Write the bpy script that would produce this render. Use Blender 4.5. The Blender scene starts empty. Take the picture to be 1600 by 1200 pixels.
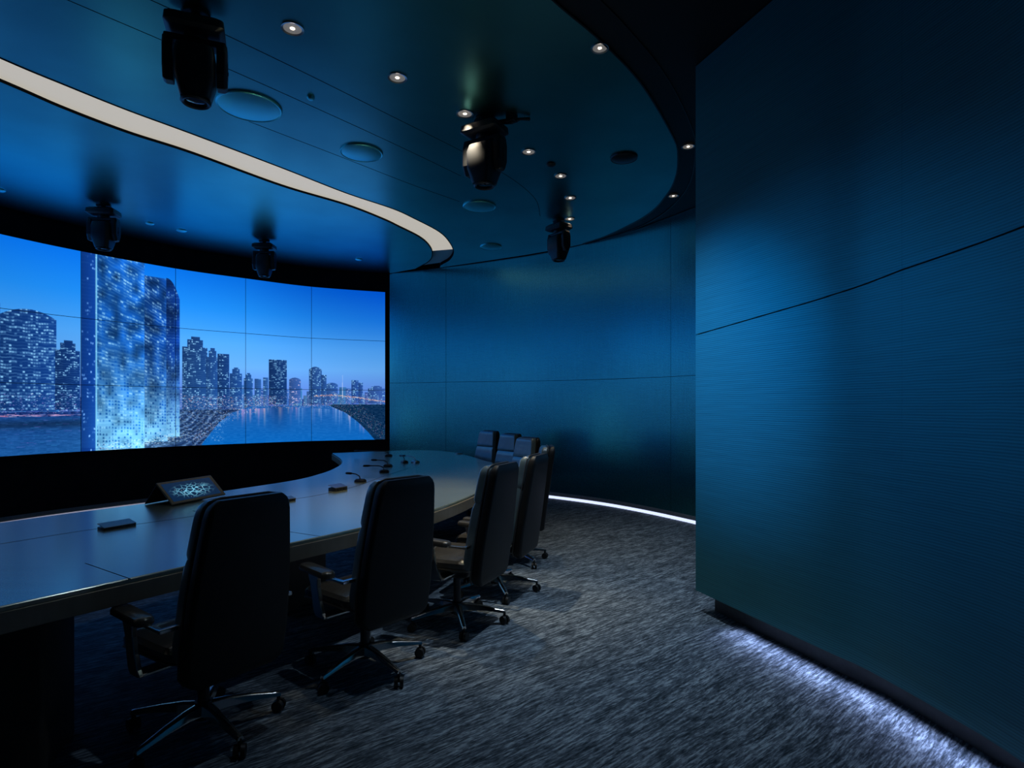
import bpy, bmesh, math, random
import numpy as np
from mathutils import Vector, Matrix
random.seed(7)
C = bpy.context.scene.collection
PI = math.pi

# ------------------------------------------------------------------ camera, world, exposure
F = 930.0            # focal length in pixels of the 1600x1200 frame
HOR = 634.0          # row of the horizon
CAM_H = 1.5
CEIL = 3.984
cam_d = bpy.data.cameras.new('camera')
cam_d.sensor_width = 36.0
cam_d.lens = F / 1600 * 36.0
cam_d.shift_y = (HOR - 600) / 1600
cam_d.clip_start = 0.05
cam = bpy.data.objects.new('camera', cam_d)
cam.location = (0, 0, CAM_H)
cam.rotation_euler = (PI / 2, 0, 0)
C.objects.link(cam)
bpy.context.scene.camera = cam
sc = bpy.context.scene
sc.view_settings.view_transform = 'Standard'
sc.view_settings.look = 'None'
sc.view_settings.exposure = 0.0
sc.view_settings.gamma = 1.0
sc.view_settings.use_curve_mapping = False
w = bpy.data.worlds.new('world'); sc.world = w; w.use_nodes = True
w.node_tree.nodes['Background'].inputs[0].default_value = (0.10, 0.16, 0.25, 1)
w.node_tree.nodes['Background'].inputs[1].default_value = 0.0

SCREEN_GAIN = 1.1
CARPET_SPOT = 160.0
CARPET_COL = (0.62, 0.80, 1.0)
ROW_SPOT = 38.0
WALL_FILL = 430.0
COVE_GAIN = 0.47
LED_FAR = 1.3
LED_NEAR = 2.0


def at(x, y, z):
    """plan position of something standing at height z, read off the photo"""
    Y = (CAM_H - z) * F / (y - HOR)
    return ((x - 800) * Y / F, Y)


# ------------------------------------------------------------------ materials
def new_mat(name):
    m = bpy.data.materials.new(name); m.use_nodes = True
    return m, m.node_tree, m.node_tree.nodes['Principled BSDF']


def mat(name, col, rough=0.5, metal=0.0, spec=0.5, noise=0.0, nscale=8.0, bump=0.0, bscale=200.0, coat=0.0, emit=None, estr=0):
    m, t, b = new_mat(name)
    b.inputs['Base Color'].default_value = (*col, 1)
    b.inputs['Roughness'].default_value = rough
    b.inputs['Metallic'].default_value = metal
    b.inputs['Specular IOR Level'].default_value = spec
    b.inputs['Coat Weight'].default_value = coat
    tc = t.nodes.new('ShaderNodeTexCoord')
    if noise > 0:
        n = t.nodes.new('ShaderNodeTexNoise'); n.inputs['Scale'].default_value = nscale; n.inputs['Detail'].default_value = 5
        t.links.new(tc.outputs['Object'], n.inputs['Vector'])
        r = t.nodes.new('ShaderNodeValToRGB')
        r.color_ramp.elements[0].position = 0.3; r.color_ramp.elements[1].position = 0.7
        r.color_ramp.elements[0].color = (*[c * (1 - noise) for c in col], 1)
        r.color_ramp.elements[1].color = (*[min(1, c * (1 + noise)) for c in col], 1)
        t.links.new(n.outputs['Fac'], r.inputs['Fac']); t.links.new(r.outputs['Color'], b.inputs['Base Color'])
    if bump > 0:
        n = t.nodes.new('ShaderNodeTexNoise'); n.inputs['Scale'].default_value = bscale; n.inputs['Detail'].default_value = 3
        t.links.new(tc.outputs['Object'], n.inputs['Vector'])
        bp = t.nodes.new('ShaderNodeBump'); bp.inputs['Strength'].default_value = bump; bp.inputs['Distance'].default_value = 0.002
        t.links.new(n.outputs['Fac'], bp.inputs['Height']); t.links.new(bp.outputs['Normal'], b.inputs['Normal'])
    if emit:
        b.inputs['Emission Color'].default_value = (*emit, 1); b.inputs['Emission Strength'].default_value = estr
    return m


def nd(t, kind, **kw):
    n = t.nodes.new(kind)
    for k, v in kw.items():
        if k in n.inputs: n.inputs[k].default_value = v
        else: setattr(n, k, v)
    return n


def ramp(t, fac, stops):
    r = t.nodes.new('ShaderNodeValToRGB')
    e = r.color_ramp.elements
    e[0].position = stops[0][0]; e[0].color = (*stops[0][1], 1)
    e[1].position = stops[-1][0]; e[1].color = (*stops[-1][1], 1)
    for p, c in stops[1:-1]:
        x = e.new(p); x.color = (*c, 1)
    t.links.new(fac, r.inputs['Fac'])
    return r.outputs['Color']


def fabric(name, lo, hi, ridge, vert, gloss=0.42, metal=0.75):
    """wall covering: fine ridges across (period in metres), linen slubs down"""
    m, t, b = new_mat(name)
    tc = nd(t, 'ShaderNodeTexCoord')
    wv = nd(t, 'ShaderNodeTexWave', Scale=0.314 / ridge, Distortion=2.2, Detail=2.0); wv.bands_direction = 'Y'
    wv.inputs['Detail Scale'].default_value = 0.25
    t.links.new(tc.outputs['UV'], wv.inputs['Vector'])
    mp = nd(t, 'ShaderNodeMapping'); mp.inputs['Scale'].default_value = (55, 2.2, 1) if vert else (2.5, 60, 1)
    t.links.new(tc.outputs['UV'], mp.inputs['Vector'])
    n1 = nd(t, 'ShaderNodeTexNoise', Scale=1.0, Detail=4.0); t.links.new(mp.outputs[0], n1.inputs['Vector'])
    mp2 = nd(t, 'ShaderNodeMapping'); mp2.inputs['Scale'].default_value = (3, 110, 1)
    t.links.new(tc.outputs['UV'], mp2.inputs['Vector'])
    n2 = nd(t, 'ShaderNodeTexNoise', Scale=1.0, Detail=3.0); t.links.new(mp2.outputs[0], n2.inputs['Vector'])
    a = nd(t, 'ShaderNodeMath', operation='MULTIPLY_ADD'); t.links.new(wv.outputs['Fac'], a.inputs[0]); a.inputs[1].default_value = 0.42
    mul = nd(t, 'ShaderNodeMath', operation='MULTIPLY'); t.links.new(n1.outputs['Fac'], mul.inputs[0]); mul.inputs[1].default_value = 0.45
    t.links.new(mul.outputs[0], a.inputs[2])
    a2 = nd(t, 'ShaderNodeMath', operation='MULTIPLY_ADD'); t.links.new(n2.outputs['Fac'], a2.inputs[0]); a2.inputs[1].default_value = 0.35
    t.links.new(a.outputs[0], a2.inputs[2])
    col = ramp(t, a2.outputs[0], [(0.2, lo), (0.95, hi)])
    t.links.new(col, b.inputs['Base Color'])
    bp = nd(t, 'ShaderNodeBump', Strength=0.2, Distance=0.003)
    t.links.new(a2.outputs[0], bp.inputs['Height']); t.links.new(bp.outputs['Normal'], b.inputs['Normal'])
    b.inputs['Roughness'].default_value = gloss
    b.inputs['Metallic'].default_value = metal
    return m


def carpet_mat():
    m, t, b = new_mat('carpet')
    tc = nd(t, 'ShaderNodeTexCoord')
    rot = nd(t, 'ShaderNodeMapping'); rot.inputs['Rotation'].default_value = (0, 0, math.radians(-40))
    t.links.new(tc.outputs['Object'], rot.inputs['Vector'])
    warp = nd(t, 'ShaderNodeTexNoise', Scale=1.6, Detail=2.0); t.links.new(rot.outputs[0], warp.inputs['Vector'])
    wm = nd(t, 'ShaderNodeVectorMath', operation='MULTIPLY_ADD'); t.links.new(warp.outputs['Color'], wm.inputs[0])
    wm.inputs[1].default_value = (0.05, 0.05, 0); t.links.new(rot.outputs[0], wm.inputs[2])

    def streak(sx, sy, det):
        mp = nd(t, 'ShaderNodeMapping'); mp.inputs['Scale'].default_value = (sx, sy, 1)
        t.links.new(wm.outputs[0], mp.inputs['Vector'])
        n = nd(t, 'ShaderNodeTexNoise', Scale=1.0, Detail=det); n.inputs['Roughness'].default_value = 0.65
        t.links.new(mp.outputs[0], n.inputs['Vector'])
        return n.outputs['Fac']
    s1 = streak(9, 70, 3.0); s2 = streak(2.2, 14, 3.0); s3 = streak(30, 160, 2.0)
    x = nd(t, 'ShaderNodeMath', operation='MULTIPLY_ADD'); t.links.new(s1, x.inputs[0]); x.inputs[1].default_value = 0.5
    y = nd(t, 'ShaderNodeMath', operation='MULTIPLY'); t.links.new(s2, y.inputs[0]); y.inputs[1].default_value = 0.25
    t.links.new(y.outputs[0], x.inputs[2])
    z = nd(t, 'ShaderNodeMath', operation='MULTIPLY_ADD'); t.links.new(s3, z.inputs[0]); z.inputs[1].default_value = 0.25
    t.links.new(x.outputs[0], z.inputs[2])
    col = ramp(t, z.outputs[0], [(0.41, (0.025, 0.040, 0.052)), (0.5, (0.12, 0.150, 0.185)), (0.60, (0.42, 0.50, 0.56))])
    t.links.new(col, b.inputs['Base Color'])
    bp = nd(t, 'ShaderNodeBump', Strength=0.5, Distance=0.006)
    t.links.new(z.outputs[0], bp.inputs['Height']); t.links.new(bp.outputs['Normal'], b.inputs['Normal'])
    b.inputs['Roughness'].default_value = 0.9; b.inputs['Specular IOR Level'].default_value = 0.2
    return m


def table_mat(name, col, rough, metal, ior=1.5):
    m, t, b = new_mat(name)
    tc = nd(t, 'ShaderNodeTexCoord')
    mp = nd(t, 'ShaderNodeMapping'); mp.inputs['Rotation'].default_value = (0, 0, math.radians(-55)); mp.inputs['Scale'].default_value = (2, 26, 6)
    t.links.new(tc.outputs['Object'], mp.inputs['Vector'])
    n = nd(t, 'ShaderNodeTexNoise', Scale=1.0, Detail=6.0); t.links.new(mp.outputs[0], n.inputs['Vector'])
    c = ramp(t, n.outputs['Fac'], [(0.3, tuple(k * 0.9 for k in col)), (0.7, tuple(k * 1.08 for k in col))])
    t.links.new(c, b.inputs['Base Color'])
    mr = nd(t, 'ShaderNodeMapRange'); mr.inputs['To Min'].default_value = rough * 0.95; mr.inputs['To Max'].default_value = rough * 1.06
    t.links.new(n.outputs['Fac'], mr.inputs['Value']); t.links.new(mr.outputs[0], b.inputs['Roughness'])
    b.inputs['Metallic'].default_value = metal
    b.inputs['IOR'].default_value = ior
    return m


M = {}
M['carpet'] = carpet_mat()
M['wall_near'] = fabric('ribbed blue grey wall covering', (0.02, 0.13, 0.14), (0.05, 0.29, 0.31), 0.013, False, 0.5, 0.15)
M['wall_far'] = fabric('linen wall covering', (0.07, 0.32, 0.31), (0.13, 0.52, 0.50), 0.02, True, 0.27, 0.95)
M['wall_dark'] = mat('black wall paint', (0.012, 0.013, 0.015), 0.85, spec=0.15, noise=0.2, nscale=5)
M['joint'] = mat('black joint', (0.004, 0.004, 0.004), 0.9, spec=0.1)
M['ceil_paint'] = mat('satin metallic ceiling paint', (0.12, 0.46, 0.44), 0.30, metal=1.0, noise=0.12, nscale=1.3)
M['ceil_black'] = mat('black ceiling paint', (0.015, 0.015, 0.017), 0.5, spec=0.3, noise=0.2, nscale=3)
M['ring'] = mat('dark ring trim', (0.03, 0.03, 0.032), 0.3, metal=0.6)
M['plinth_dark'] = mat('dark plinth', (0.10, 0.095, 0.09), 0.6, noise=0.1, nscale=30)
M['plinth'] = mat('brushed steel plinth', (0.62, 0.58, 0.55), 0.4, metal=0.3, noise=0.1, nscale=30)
M['cove'] = mat('warm cove diffuser', (0.6, 0.57, 0.5), 0.5, emit=(1.0, 0.92, 0.77), estr=COVE_GAIN)
M['cove_wall'] = mat('cream cove paint', (0.6, 0.57, 0.5), 0.45)
M['table_top'] = table_mat('bronze brown table veneer', (0.33, 0.37, 0.26), 0.20, 0.4, 3.4)
M['table_edge'] = table_mat('table edge veneer', (0.30, 0.245, 0.17), 0.35, 0.2, 2.0)
M['leg'] = table_mat('table pedestal veneer', (0.12, 0.10, 0.085), 0.4, 0.1)
M['leather'] = mat('black leather', (0.012, 0.0115, 0.011), 0.46, spec=0.4, noise=0.15, nscale=12, bump=0.35, bscale=260)
M['leather_front'] = mat('screen-tinted leather cushion', (0.13, 0.19, 0.21), 0.28, spec=1.0, coat=0.6, noise=0.12, nscale=12, bump=0.3, bscale=220)  # black leather, with the screen's blue light mixed into its colour
M['leather_seat'] = mat('dark brown leather', (0.07, 0.064, 0.054), 0.26, spec=0.8, coat=0.4, noise=0.12, nscale=12, bump=0.3, bscale=220)
M['piping'] = mat('leather piping', (0.05, 0.045, 0.038), 0.35, spec=0.6)
M['chrome'] = mat('polished aluminium', (0.80, 0.78, 0.74), 0.22, metal=1.0, noise=0.05, nscale=20)
M['bronze'] = mat('bronze metal', (0.36, 0.32, 0.26), 0.35, metal=0.7, noise=0.06, nscale=20)
M['dark_metal'] = mat('dark metal', (0.06, 0.06, 0.065), 0.4, metal=0.7)
M['rubber'] = mat('black rubber', (0.015, 0.015, 0.014), 0.5)
M['fixture'] = mat('black fixture plastic', (0.022, 0.024, 0.028), 0.36, spec=0.6, noise=0.15, nscale=30)
M['lens'] = mat('dark lens glass', (0.01, 0.01, 0.012), 0.06, spec=0.9, coat=0.6)
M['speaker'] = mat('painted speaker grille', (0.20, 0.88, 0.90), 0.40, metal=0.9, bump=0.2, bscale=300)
M['steel'] = mat('pale steel', (0.5, 0.5, 0.5), 0.3, metal=0.9)
M['lamp_on'] = mat('lit lamp', (1, 1, 1), 0.5, emit=(1.0, 0.85, 0.66), estr=6.0)
M['baffle'] = mat('self-glowing lamp reflector', (0.85, 0.82, 0.78), 0.5, emit=(1.0, 0.88, 0.74), estr=0.10)  # faint emission stands in for lamp light on the reflector
M['led'] = mat('cool led diffuser', (0.9, 0.9, 0.9), 0.5, emit=(0.62, 0.70, 1.0), estr=LED_FAR)
M['led_dim'] = mat('dim led diffuser', (0.9, 0.9, 0.9), 0.5, emit=(0.66, 0.68, 0.9), estr=0.35)
M['bezel'] = mat('black display housing', (0.004, 0.004, 0.004), 0.4)


# ------------------------------------------------------------------ mesh helpers
def obj(name, bm, m, parent=None, smooth=False, bevel=0.0, sub=0):
    me = bpy.data.meshes.new(name)
    bmesh.ops.recalc_face_normals(bm, faces=bm.faces[:])
    bm.to_mesh(me); bm.free()
    me.materials.append(m)
    o = bpy.data.objects.new(name, me); C.objects.link(o)
    if parent is not None: o.parent = parent
    if smooth:
        for p in me.polygons: p.use_smooth = True
    if bevel > 0:
        b = o.modifiers.new('bevel', 'BEVEL'); b.width = bevel; b.segments = 3; b.limit_method = 'ANGLE'; b.angle_limit = math.radians(35)
    if sub:
        s = o.modifiers.new('subsurf', 'SUBSURF'); s.levels = sub; s.render_levels = sub
    if smooth and not sub:
        try:
            me.set_sharp_from_angle(angle=math.radians(38))
        except Exception:
            pass
    return o


def thing(name, label, cat, loc=(0, 0, 0), rotz=0, group=None):
    o = bpy.data.objects.new(name, None); C.objects.link(o)
    o.empty_display_size = 0.1
    o.location = loc; o.rotation_euler = (0, 0, rotz)
    return tag(o, label, cat, group)


def tag(o, label, cat, group=None):
    o['label'] = label; o['category'] = cat
    if group: o['group'] = group
    return o


def struct(o):
    o['kind'] = 'structure'
    return o


def copy_tree(o, parent=None):
    c = o.copy(); C.objects.link(c)
    if parent is not None: c.parent = parent
    for ch in [x for x in bpy.data.objects if x.parent == o]:
        copy_tree(ch, c)
    return c


def add_box(bm, x0, x1, y0, y1, z0, z1, mtx=None):
    vs = [bm.verts.new(p) for p in ((x0, y0, z0), (x1, y0, z0), (x1, y1, z0), (x0, y1, z0), (x0, y0, z1), (x1, y0, z1), (x1, y1, z1), (x0, y1, z1))]
    for f in ((3, 2, 1, 0), (4, 5, 6, 7), (0, 1, 5, 4), (1, 2, 6, 5), (2, 3, 7, 6), (3, 0, 4, 7)):
        bm.faces.new([vs[i] for i in f])
    if mtx is not None:
        bmesh.ops.transform(bm, matrix=mtx, verts=vs)
    return vs


def add_cyl(bm, p0, p1, r0, r1=None, n=20, caps=True):
    p0, p1 = Vector(p0), Vector(p1)
    if r1 is None: r1 = r0
    d = (p1 - p0).normalized()
    a = d.orthogonal().normalized(); b = d.cross(a)
    A = []; B = []
    for i in range(n):
        t = 2 * PI * i / n
        v = a * math.cos(t) + b * math.sin(t)
        A.append(bm.verts.new(p0 + v * r0)); B.append(bm.verts.new(p1 + v * r1))
    for i in range(n):
        j = (i + 1) % n
        bm.faces.new((A[i], A[j], B[j], B[i]))
    if caps:
        bm.faces.new(A[::-1]); bm.faces.new(B)


def add_lathe(bm, prof, n=32, centre=(0, 0, 0)):
    """prof: (r, z) pairs turned about z; r=0 closes"""
    rings = []
    cx, cy, cz = centre
    for r, z in prof:
        if r < 1e-6: rings.append([bm.verts.new((cx, cy, cz + z))])
        else: rings.append([bm.verts.new((cx + r * math.cos(2 * PI * i / n), cy + r * math.sin(2 * PI * i / n), cz + z)) for i in range(n)])
    for a, b in zip(rings, rings[1:]):
        for i in range(n):
            j = (i + 1) % n
            if len(a) == 1 and len(b) == 1: continue
            if len(a) == 1: bm.faces.new((a[0], b[i], b[j]))
            elif len(b) == 1: bm.faces.new((a[i], a[j], b[0]))
            else: bm.faces.new((a[i], a[j], b[j], b[i]))


def add_tube(bm, pts, r, n=10, closed=False):
    pts = [Vector(p) for p in pts]
    rings = []
    N = len(pts)
    up = None
    for i, p in enumerate(pts):
        if closed: d = (pts[(i + 1) % N] - pts[i - 1])
        else: d = pts[min(i + 1, N - 1)] - pts[max(i - 1, 0)]
        d.normalize()
        if up is None: up = d.orthogonal().normalized()
        a = (up - d * up.dot(d))
        a = a.normalized() if a.length > 1e-5 else d.orthogonal().normalized()
        up = a
        b = d.cross(a)
        rr = r[i] if isinstance(r, (list, tuple)) else r
        rings.append([bm.verts.new(p + (a * math.cos(2 * PI * k / n) + b * math.sin(2 * PI * k / n)) * rr) for k in range(n)])
    pairs = list(zip(rings, rings[1:])) + ([(rings[-1], rings[0])] if closed else [])
    for A, B in pairs:
        for i in range(n):
            j = (i + 1) % n
            bm.faces.new((A[i], A[j], B[j], B[i]))
    if not closed:
        bm.faces.new(rings[0][::-1]); bm.faces.new(rings[-1])


def loft(bm, rings, caps=True):
    R = [[bm.verts.new(p) for p in ring] for ring in rings]
    n = len(R[0])
    for A, B in zip(R, R[1:]):
        for i in range(n):
            j = (i + 1) % n
            bm.faces.new((A[i], A[j], B[j], B[i]))
    if caps:
        bm.faces.new(R[0][::-1]); bm.faces.new(R[-1])
    return R


def rrect(hx, hy, r, n=4):
    """rounded rectangle outline, counter-clockwise"""
    r = min(r, hx, hy)
    out = []
    for cx, cy, a0 in ((hx - r, hy - r, 0), (-hx + r, hy - r, PI / 2), (-hx + r, -hy + r, PI), (hx - r, -hy + r, 1.5 * PI)):
        for k in range(n + 1):
            a = a0 + PI / 2 * k / n
            out.append((cx + r * math.cos(a), cy + r * math.sin(a)))
    return out


# ------------------------------------------------------------------ plan curves
class Path:
    def __init__(self, pts, dens=10):
        P = [Vector((p[0], p[1])) for p in pts]
        P = [2 * P[0] - P[1]] + P + [2 * P[-1] - P[-2]]
        out = []; self.knots = []
        for i in range(1, len(P) - 2):
            p0, p1, p2, p3 = P[i - 1:i + 3]
            for k in range(dens):
                t = k / dens
                out.append(0.5 * ((2 * p1) + (p2 - p0) * t + (2 * p0 - 5 * p1 + 4 * p2 - p3) * t * t + (3 * p1 - p0 - 3 * p2 + p3) * t ** 3))
        out.append(P[-2])
        self.p = out
        self.s = [0.0]
        for a, b in zip(out, out[1:]): self.s.append(self.s[-1] + (b - a).length)
        self.knots = [self.s[i * dens] for i in range(len(pts))]
        self.L = self.s[-1]

    def at(self, s):
        s = max(0.0, min(self.L, s))
        i = int(np.searchsorted(self.s, s)) - 1
        i = max(0, min(len(self.p) - 2, i))
        t = (s - self.s[i]) / max(1e-9, self.s[i + 1] - self.s[i])
        return self.p[i].lerp(self.p[i + 1], t)

    def nrm(self, s):
        a = self.at(s - 0.05); b = self.at(s + 0.05)
        d = (b - a).normalized()
        return Vector((d.y, -d.x))      # right of travel

    def off(self, s, o):
        return self.at(s) + self.nrm(s) * o

    def s_at_px(self, x):
        k = (x - 800) / F
        best = min(range(2001), key=lambda i: abs(self.at(self.L * i / 2000).x / max(0.1, self.at(self.L * i / 2000).y) - k))
        return self.L * best / 2000


def sweep(name, path, s0, s1, o0, o1, z0, z1, m, parent=None, n=40, bevel=0.0, uvs=True):
    """solid following a plan curve between offsets o0..o1 and heights z0..z1 (numbers or functions of s)"""
    bm = bmesh.new()
    fz0 = z0 if callable(z0) else (lambda s: z0)
    fz1 = z1 if callable(z1) else (lambda s: z1)
    rings = []; ss = []
    if n is None:
        SS = [s0] + [q for q in path.s if s0 + 1e-4 < q < s1 - 1e-4] + [s1]
    else:
        SS = [s0 + (s1 - s0) * i / n for i in range(n + 1)]
    for s in SS:
        a = path.off(s, o0); b = path.off(s, o1)
        rings.append([(a.x, a.y, fz0(s)), (b.x, b.y, fz0(s)), (b.x, b.y, fz1(s)), (a.x, a.y, fz1(s))]); ss.append(s)
    R = loft(bm, rings)
    if uvs:
        lay = bm.loops.layers.uv.new('UVMap')
        sm = {}
        for ring, s in zip(R, ss):
            for v in ring: sm[v] = s
        for f in bm.faces:
            for l in f.loops: l[lay].uv = (sm[l.vert], l.vert.co.z)
    return obj(name, bm, m, parent, smooth=True, bevel=bevel)


def plate(name, outline, z0, z1, m, parent=None, bevel=0.0):
    bm = bmesh.new()
    a = [bm.verts.new((p[0], p[1], z0)) for p in outline]
    b = [bm.verts.new((p[0], p[1], z1)) for p in outline]
    n = len(a)
    for i in range(n):
        j = (i + 1) % n
        bm.faces.new((a[i], a[j], b[j], b[i]))
    bm.faces.new(a[::-1]); bm.faces.new(b)
    return obj(name, bm, m, parent, bevel=bevel)


# ------------------------------------------------------------------ the room
bm = bmesh.new(); add_box(bm, -9, 5, -5, 13, -0.1, 0)
struct(obj('floor', bm, M['carpet']))
bm = bmesh.new(); add_box(bm, -9, 5, -5, 13, CEIL + 0.15, CEIL + 0.3)
ceiling = struct(obj('ceiling', bm, M['ceil_black']))

# screen wall, running from the left of the room to the corner at the right end of the screen
SCR = Path([(-6.95, 3.9), (-6.93, 5.1), (-6.76, 6.3), (-6.37, 7.40), (-5.96, 8.23), (-5.24, 9.27), (-4.47, 9.99), (-3.60, 10.69), (-2.385, 11.2), (-2.26, 11.24)])
k = SCR.knots
wall_back = struct(sweep('wall_back', SCR, 0, SCR.L, -0.25, -0.05, 0.10, CEIL + 0.14, M['wall_dark'], n=80))
FARW = Path([(-2.30, 11.18), (-1.14, 10.64), (-0.2, 10.12), (0.62, 9.58), (1.468, 8.75), (2.21, 7.6), (2.8, 6.3), (3.15, 5.0), (3.3, 3.5), (3.2, 1.5), (2.7, -0.8), (1.6, -2.6)])
NEARW = Path([(1.345, 4.359), (1.705, 3.339), (1.817, 3.04), (1.911, 2.531), (1.935, 2.25), (1.93, 1.6), (1.84, 0.8), (1.6, -0.2), (1.2, -1.1), (0.5, -2.1)])
# the path runs left to right seen from the camera, so the right of travel is the room side


def px_s(path, x, smax=None):
    kx = (x - 800) / F
    N = 3000
    best = None
    for i in range(N + 1):
        s = path.L * i / N
        if smax and s > smax: break
        p = path.at(s)
        if p.y < 0.5: break
        e = abs(p.x / p.y - kx)
        if best is None or e < best[0]: best = (e, s)
    return best[1]


# far wall: backing plus cloth panels with open joints
wall_right = struct(sweep('wall_right', FARW, 0, FARW.L, -0.2, -0.03, 0.10, CEIL + 0.14, M['joint'], n=70))
brk = [0.0, px_s(FARW, 697), px_s(FARW, 1048), px_s(FARW, 1048) + 2.2, px_s(FARW, 1048) + 4.4, FARW.L]
zj = CAM_H + (HOR - 597) / F * FARW.at(brk[1]).y
zj2 = CAM_H + (HOR - 588.6) / F * FARW.at(brk[2]).y
for a, b in zip(brk, brk[1:]):
    def zs(s): return zj + (zj2 - zj) * min(1, max(0, (s - brk[1]) / (brk[2] - brk[1])))
    n = max(4, int((b - a) * 6))
    sweep('wall_panel', FARW, a + 0.003, b - 0.003, -0.028, 0.0, 0.115, lambda s: zs(s) - 0.003, M['wall_far'], wall_right, n=n)
    sweep('wall_panel', FARW, a + 0.003, b - 0.003, -0.028, 0.0, lambda s: zs(s) + 0.003, CEIL + 0.0, M['wall_far'], wall_right, n=n)

# near wall: slab hanging above a recessed plinth
wall_near = struct(sweep('wall_near', NEARW, 0.0, NEARW.L, -0.20, -0.022, 0.15, CEIL + 0.0, M['joint'], n=60))
nb = [0.0, px_s(NEARW, 1409), px_s(NEARW, 1409) + 1.9, px_s(NEARW, 1409) + 3.8, NEARW.L]
sj = [(0.0, 2.018), (px_s(NEARW, 1275), 2.092), (px_s(NEARW, 1409), 2.148), (px_s(NEARW, 1590), 2.178), (NEARW.L, 2.2)]


def seam_z(s): return float(np.interp(s, [q[0] for q in sj], [q[1] for q in sj]))


for a, b in zip(nb, nb[1:]):
    g0 = 0 if a == 0 else 0.0004
    n = max(6, int((b - a) * 10))
    sweep('wall_panel', NEARW, a + g0, b - 0.0004, -0.02, 0.0, 0.15, lambda s: seam_z(s) - 0.004, M['wall_near'], wall_near, n=n)
    sweep('wall_panel', NEARW, a + g0, b - 0.0004, -0.02, 0.0, lambda s: seam_z(s) + 0.004, CEIL + 0.0, M['wall_near'], wall_near, n=n)
# the unseen rest of the room
LEFTW = Path([(1.6, -2.6), (0.4, -3.5), (-2.5, -4.2), (-5.6, -2.8), (-6.9, 0.2), (-6.95, 3.9)])
struct(sweep('wall_left', LEFTW, 0, LEFTW.L, -0.2, 0, 0, CEIL + 0.14, M['wall_dark'], n=60))

# plinths
struct(sweep('baseboard_back', SCR, 0, SCR.L, -0.2, -0.10, 0.032, 0.10, M['plinth'], n=80))
struct(sweep('baseboard_right', FARW, 0, FARW.L, -0.2, -0.07, 0.042, 0.112, M['plinth'], n=70))
struct(sweep('trim_1', FARW, 0, FARW.L, -0.05, 0.004, 0.1, 0.114, M['plinth'], n=70))
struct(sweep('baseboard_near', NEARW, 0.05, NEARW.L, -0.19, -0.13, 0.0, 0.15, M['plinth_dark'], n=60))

tag(sweep('led_strip', FARW, 0, FARW.L, -0.18, -0.068, 0.0, 0.042, M['led'], n=70), 'long white glowing strip light along the floor under the far blue wall', 'strip light', 'strip lights at the foot of the walls')
tag(sweep('led_strip', SCR, 0, SCR.L, -0.18, -0.098, 0.0, 0.032, M['led_dim'], n=80), 'glowing strip light on the floor below the video wall, seen over the table at left', 'strip light', 'strip lights at the foot of the walls')
sN0 = px_s(NEARW, 1150)
near_led = tag(sweep('led_strip', NEARW, sN0, NEARW.L, -0.06, -0.03, 0.140, 0.150, M['steel'], n=50), 'strip light hidden under the near right wall, casting a bright band on the carpet', 'strip light', 'strip lights at the foot of the walls')
k_ = sN0
while k_ < 4.6:
    p_ = NEARW.off(k_ + 0.125, -0.03); n_ = NEARW.nrm(k_ + 0.125)
    ld = bpy.data.lights.new('strip_glow', 'AREA'); ld.shape = 'RECTANGLE'; ld.size = 0.25; ld.size_y = 0.012
    ld.energy = LED_NEAR * 0.19; ld.color = (0.50, 0.60, 1.0); ld.spread = math.radians(110)
    lo = bpy.data.objects.new('strip_glow', ld); C.objects.link(lo); lo.parent = near_led
    lo.location = (p_.x, p_.y, 0.138)
    dv = Vector((n_.x * 0.55, n_.y * 0.55, -1)).normalized()
    xa = Vector((-n_.y, n_.x, 0)); ya = dv.cross(xa) * -1; 
    lo.rotation_euler = Matrix((xa, (-dv).cross(xa), -dv)).transposed().to_euler()
    k_ += 0.25

# ------------------------------------------------------------------ ceiling
RING_A = [(-1.2, 1.6), (-0.5, 2.6), (0.176, 3.64), (0.589, 4.03), (1.011, 4.61), (1.494, 5.51), (1.637, 5.88), (1.77, 6.43), (1.82, 6.98), (1.78, 7.75), (1.40, 8.70), (1.06, 9.24)]
RING_A = [(-3.2, 0.2), (-1.9, 1.0), (-0.75, 2.35), (0.176, 3.55), (0.589, 4.03), (1.011, 4.61), (1.494, 5.51), (1.637, 5.88), (1.77, 6.43), (1.82, 6.98), (1.76, 7.75), (1.40, 8.66), (1.06, 9.16)]
RA = Path(RING_A, 8)
outline = [tuple(p) for p in RA.p] + [(0.75, 9.44), (0.2, 9.82), (-0.6, 10.3), (-1.3, 10.7), (-2.2, 11.1), (-2.32, 11.19)]
SO = [SCR.off(SCR.L * (1 - i / 40), 0.0) for i in range(2, 41)]
outline += [(p.x, p.y) for p in SO] + [(-6.9, 2.0), (-6.2, 0.4), (-4.8, -0.2)]
# cove
CO = Path([(-5.6, 0.2), (-4.7, 1.9), (-4.02, 3.4), (-3.652, 4.246), (-3.463, 4.60), (-3.226, 5.0), (-2.92, 5.435), (-2.40, 6.21), (-1.94, 6.937), (-1.50, 7.5), (-1.297, 7.884), (-1.046, 8.46), (-0.953, 8.95), (-0.936, 9.565), (-1.05, 10.1), (-1.25, 10.5)])
CI = Path([(-5.9, 0.5), (-5.0, 2.2), (-4.35, 3.6), (-3.92, 4.556), (-3.748, 4.98), (-3.498, 5.42), (-3.152, 5.863), (-2.607, 6.73), (-2.057, 7.37), (-1.725, 7.924), (-1.579, 8.25), (-1.374, 8.75), (-1.294, 9.185), (-1.299, 9.665), (-1.42, 10.2), (-1.75, 10.79)])


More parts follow.
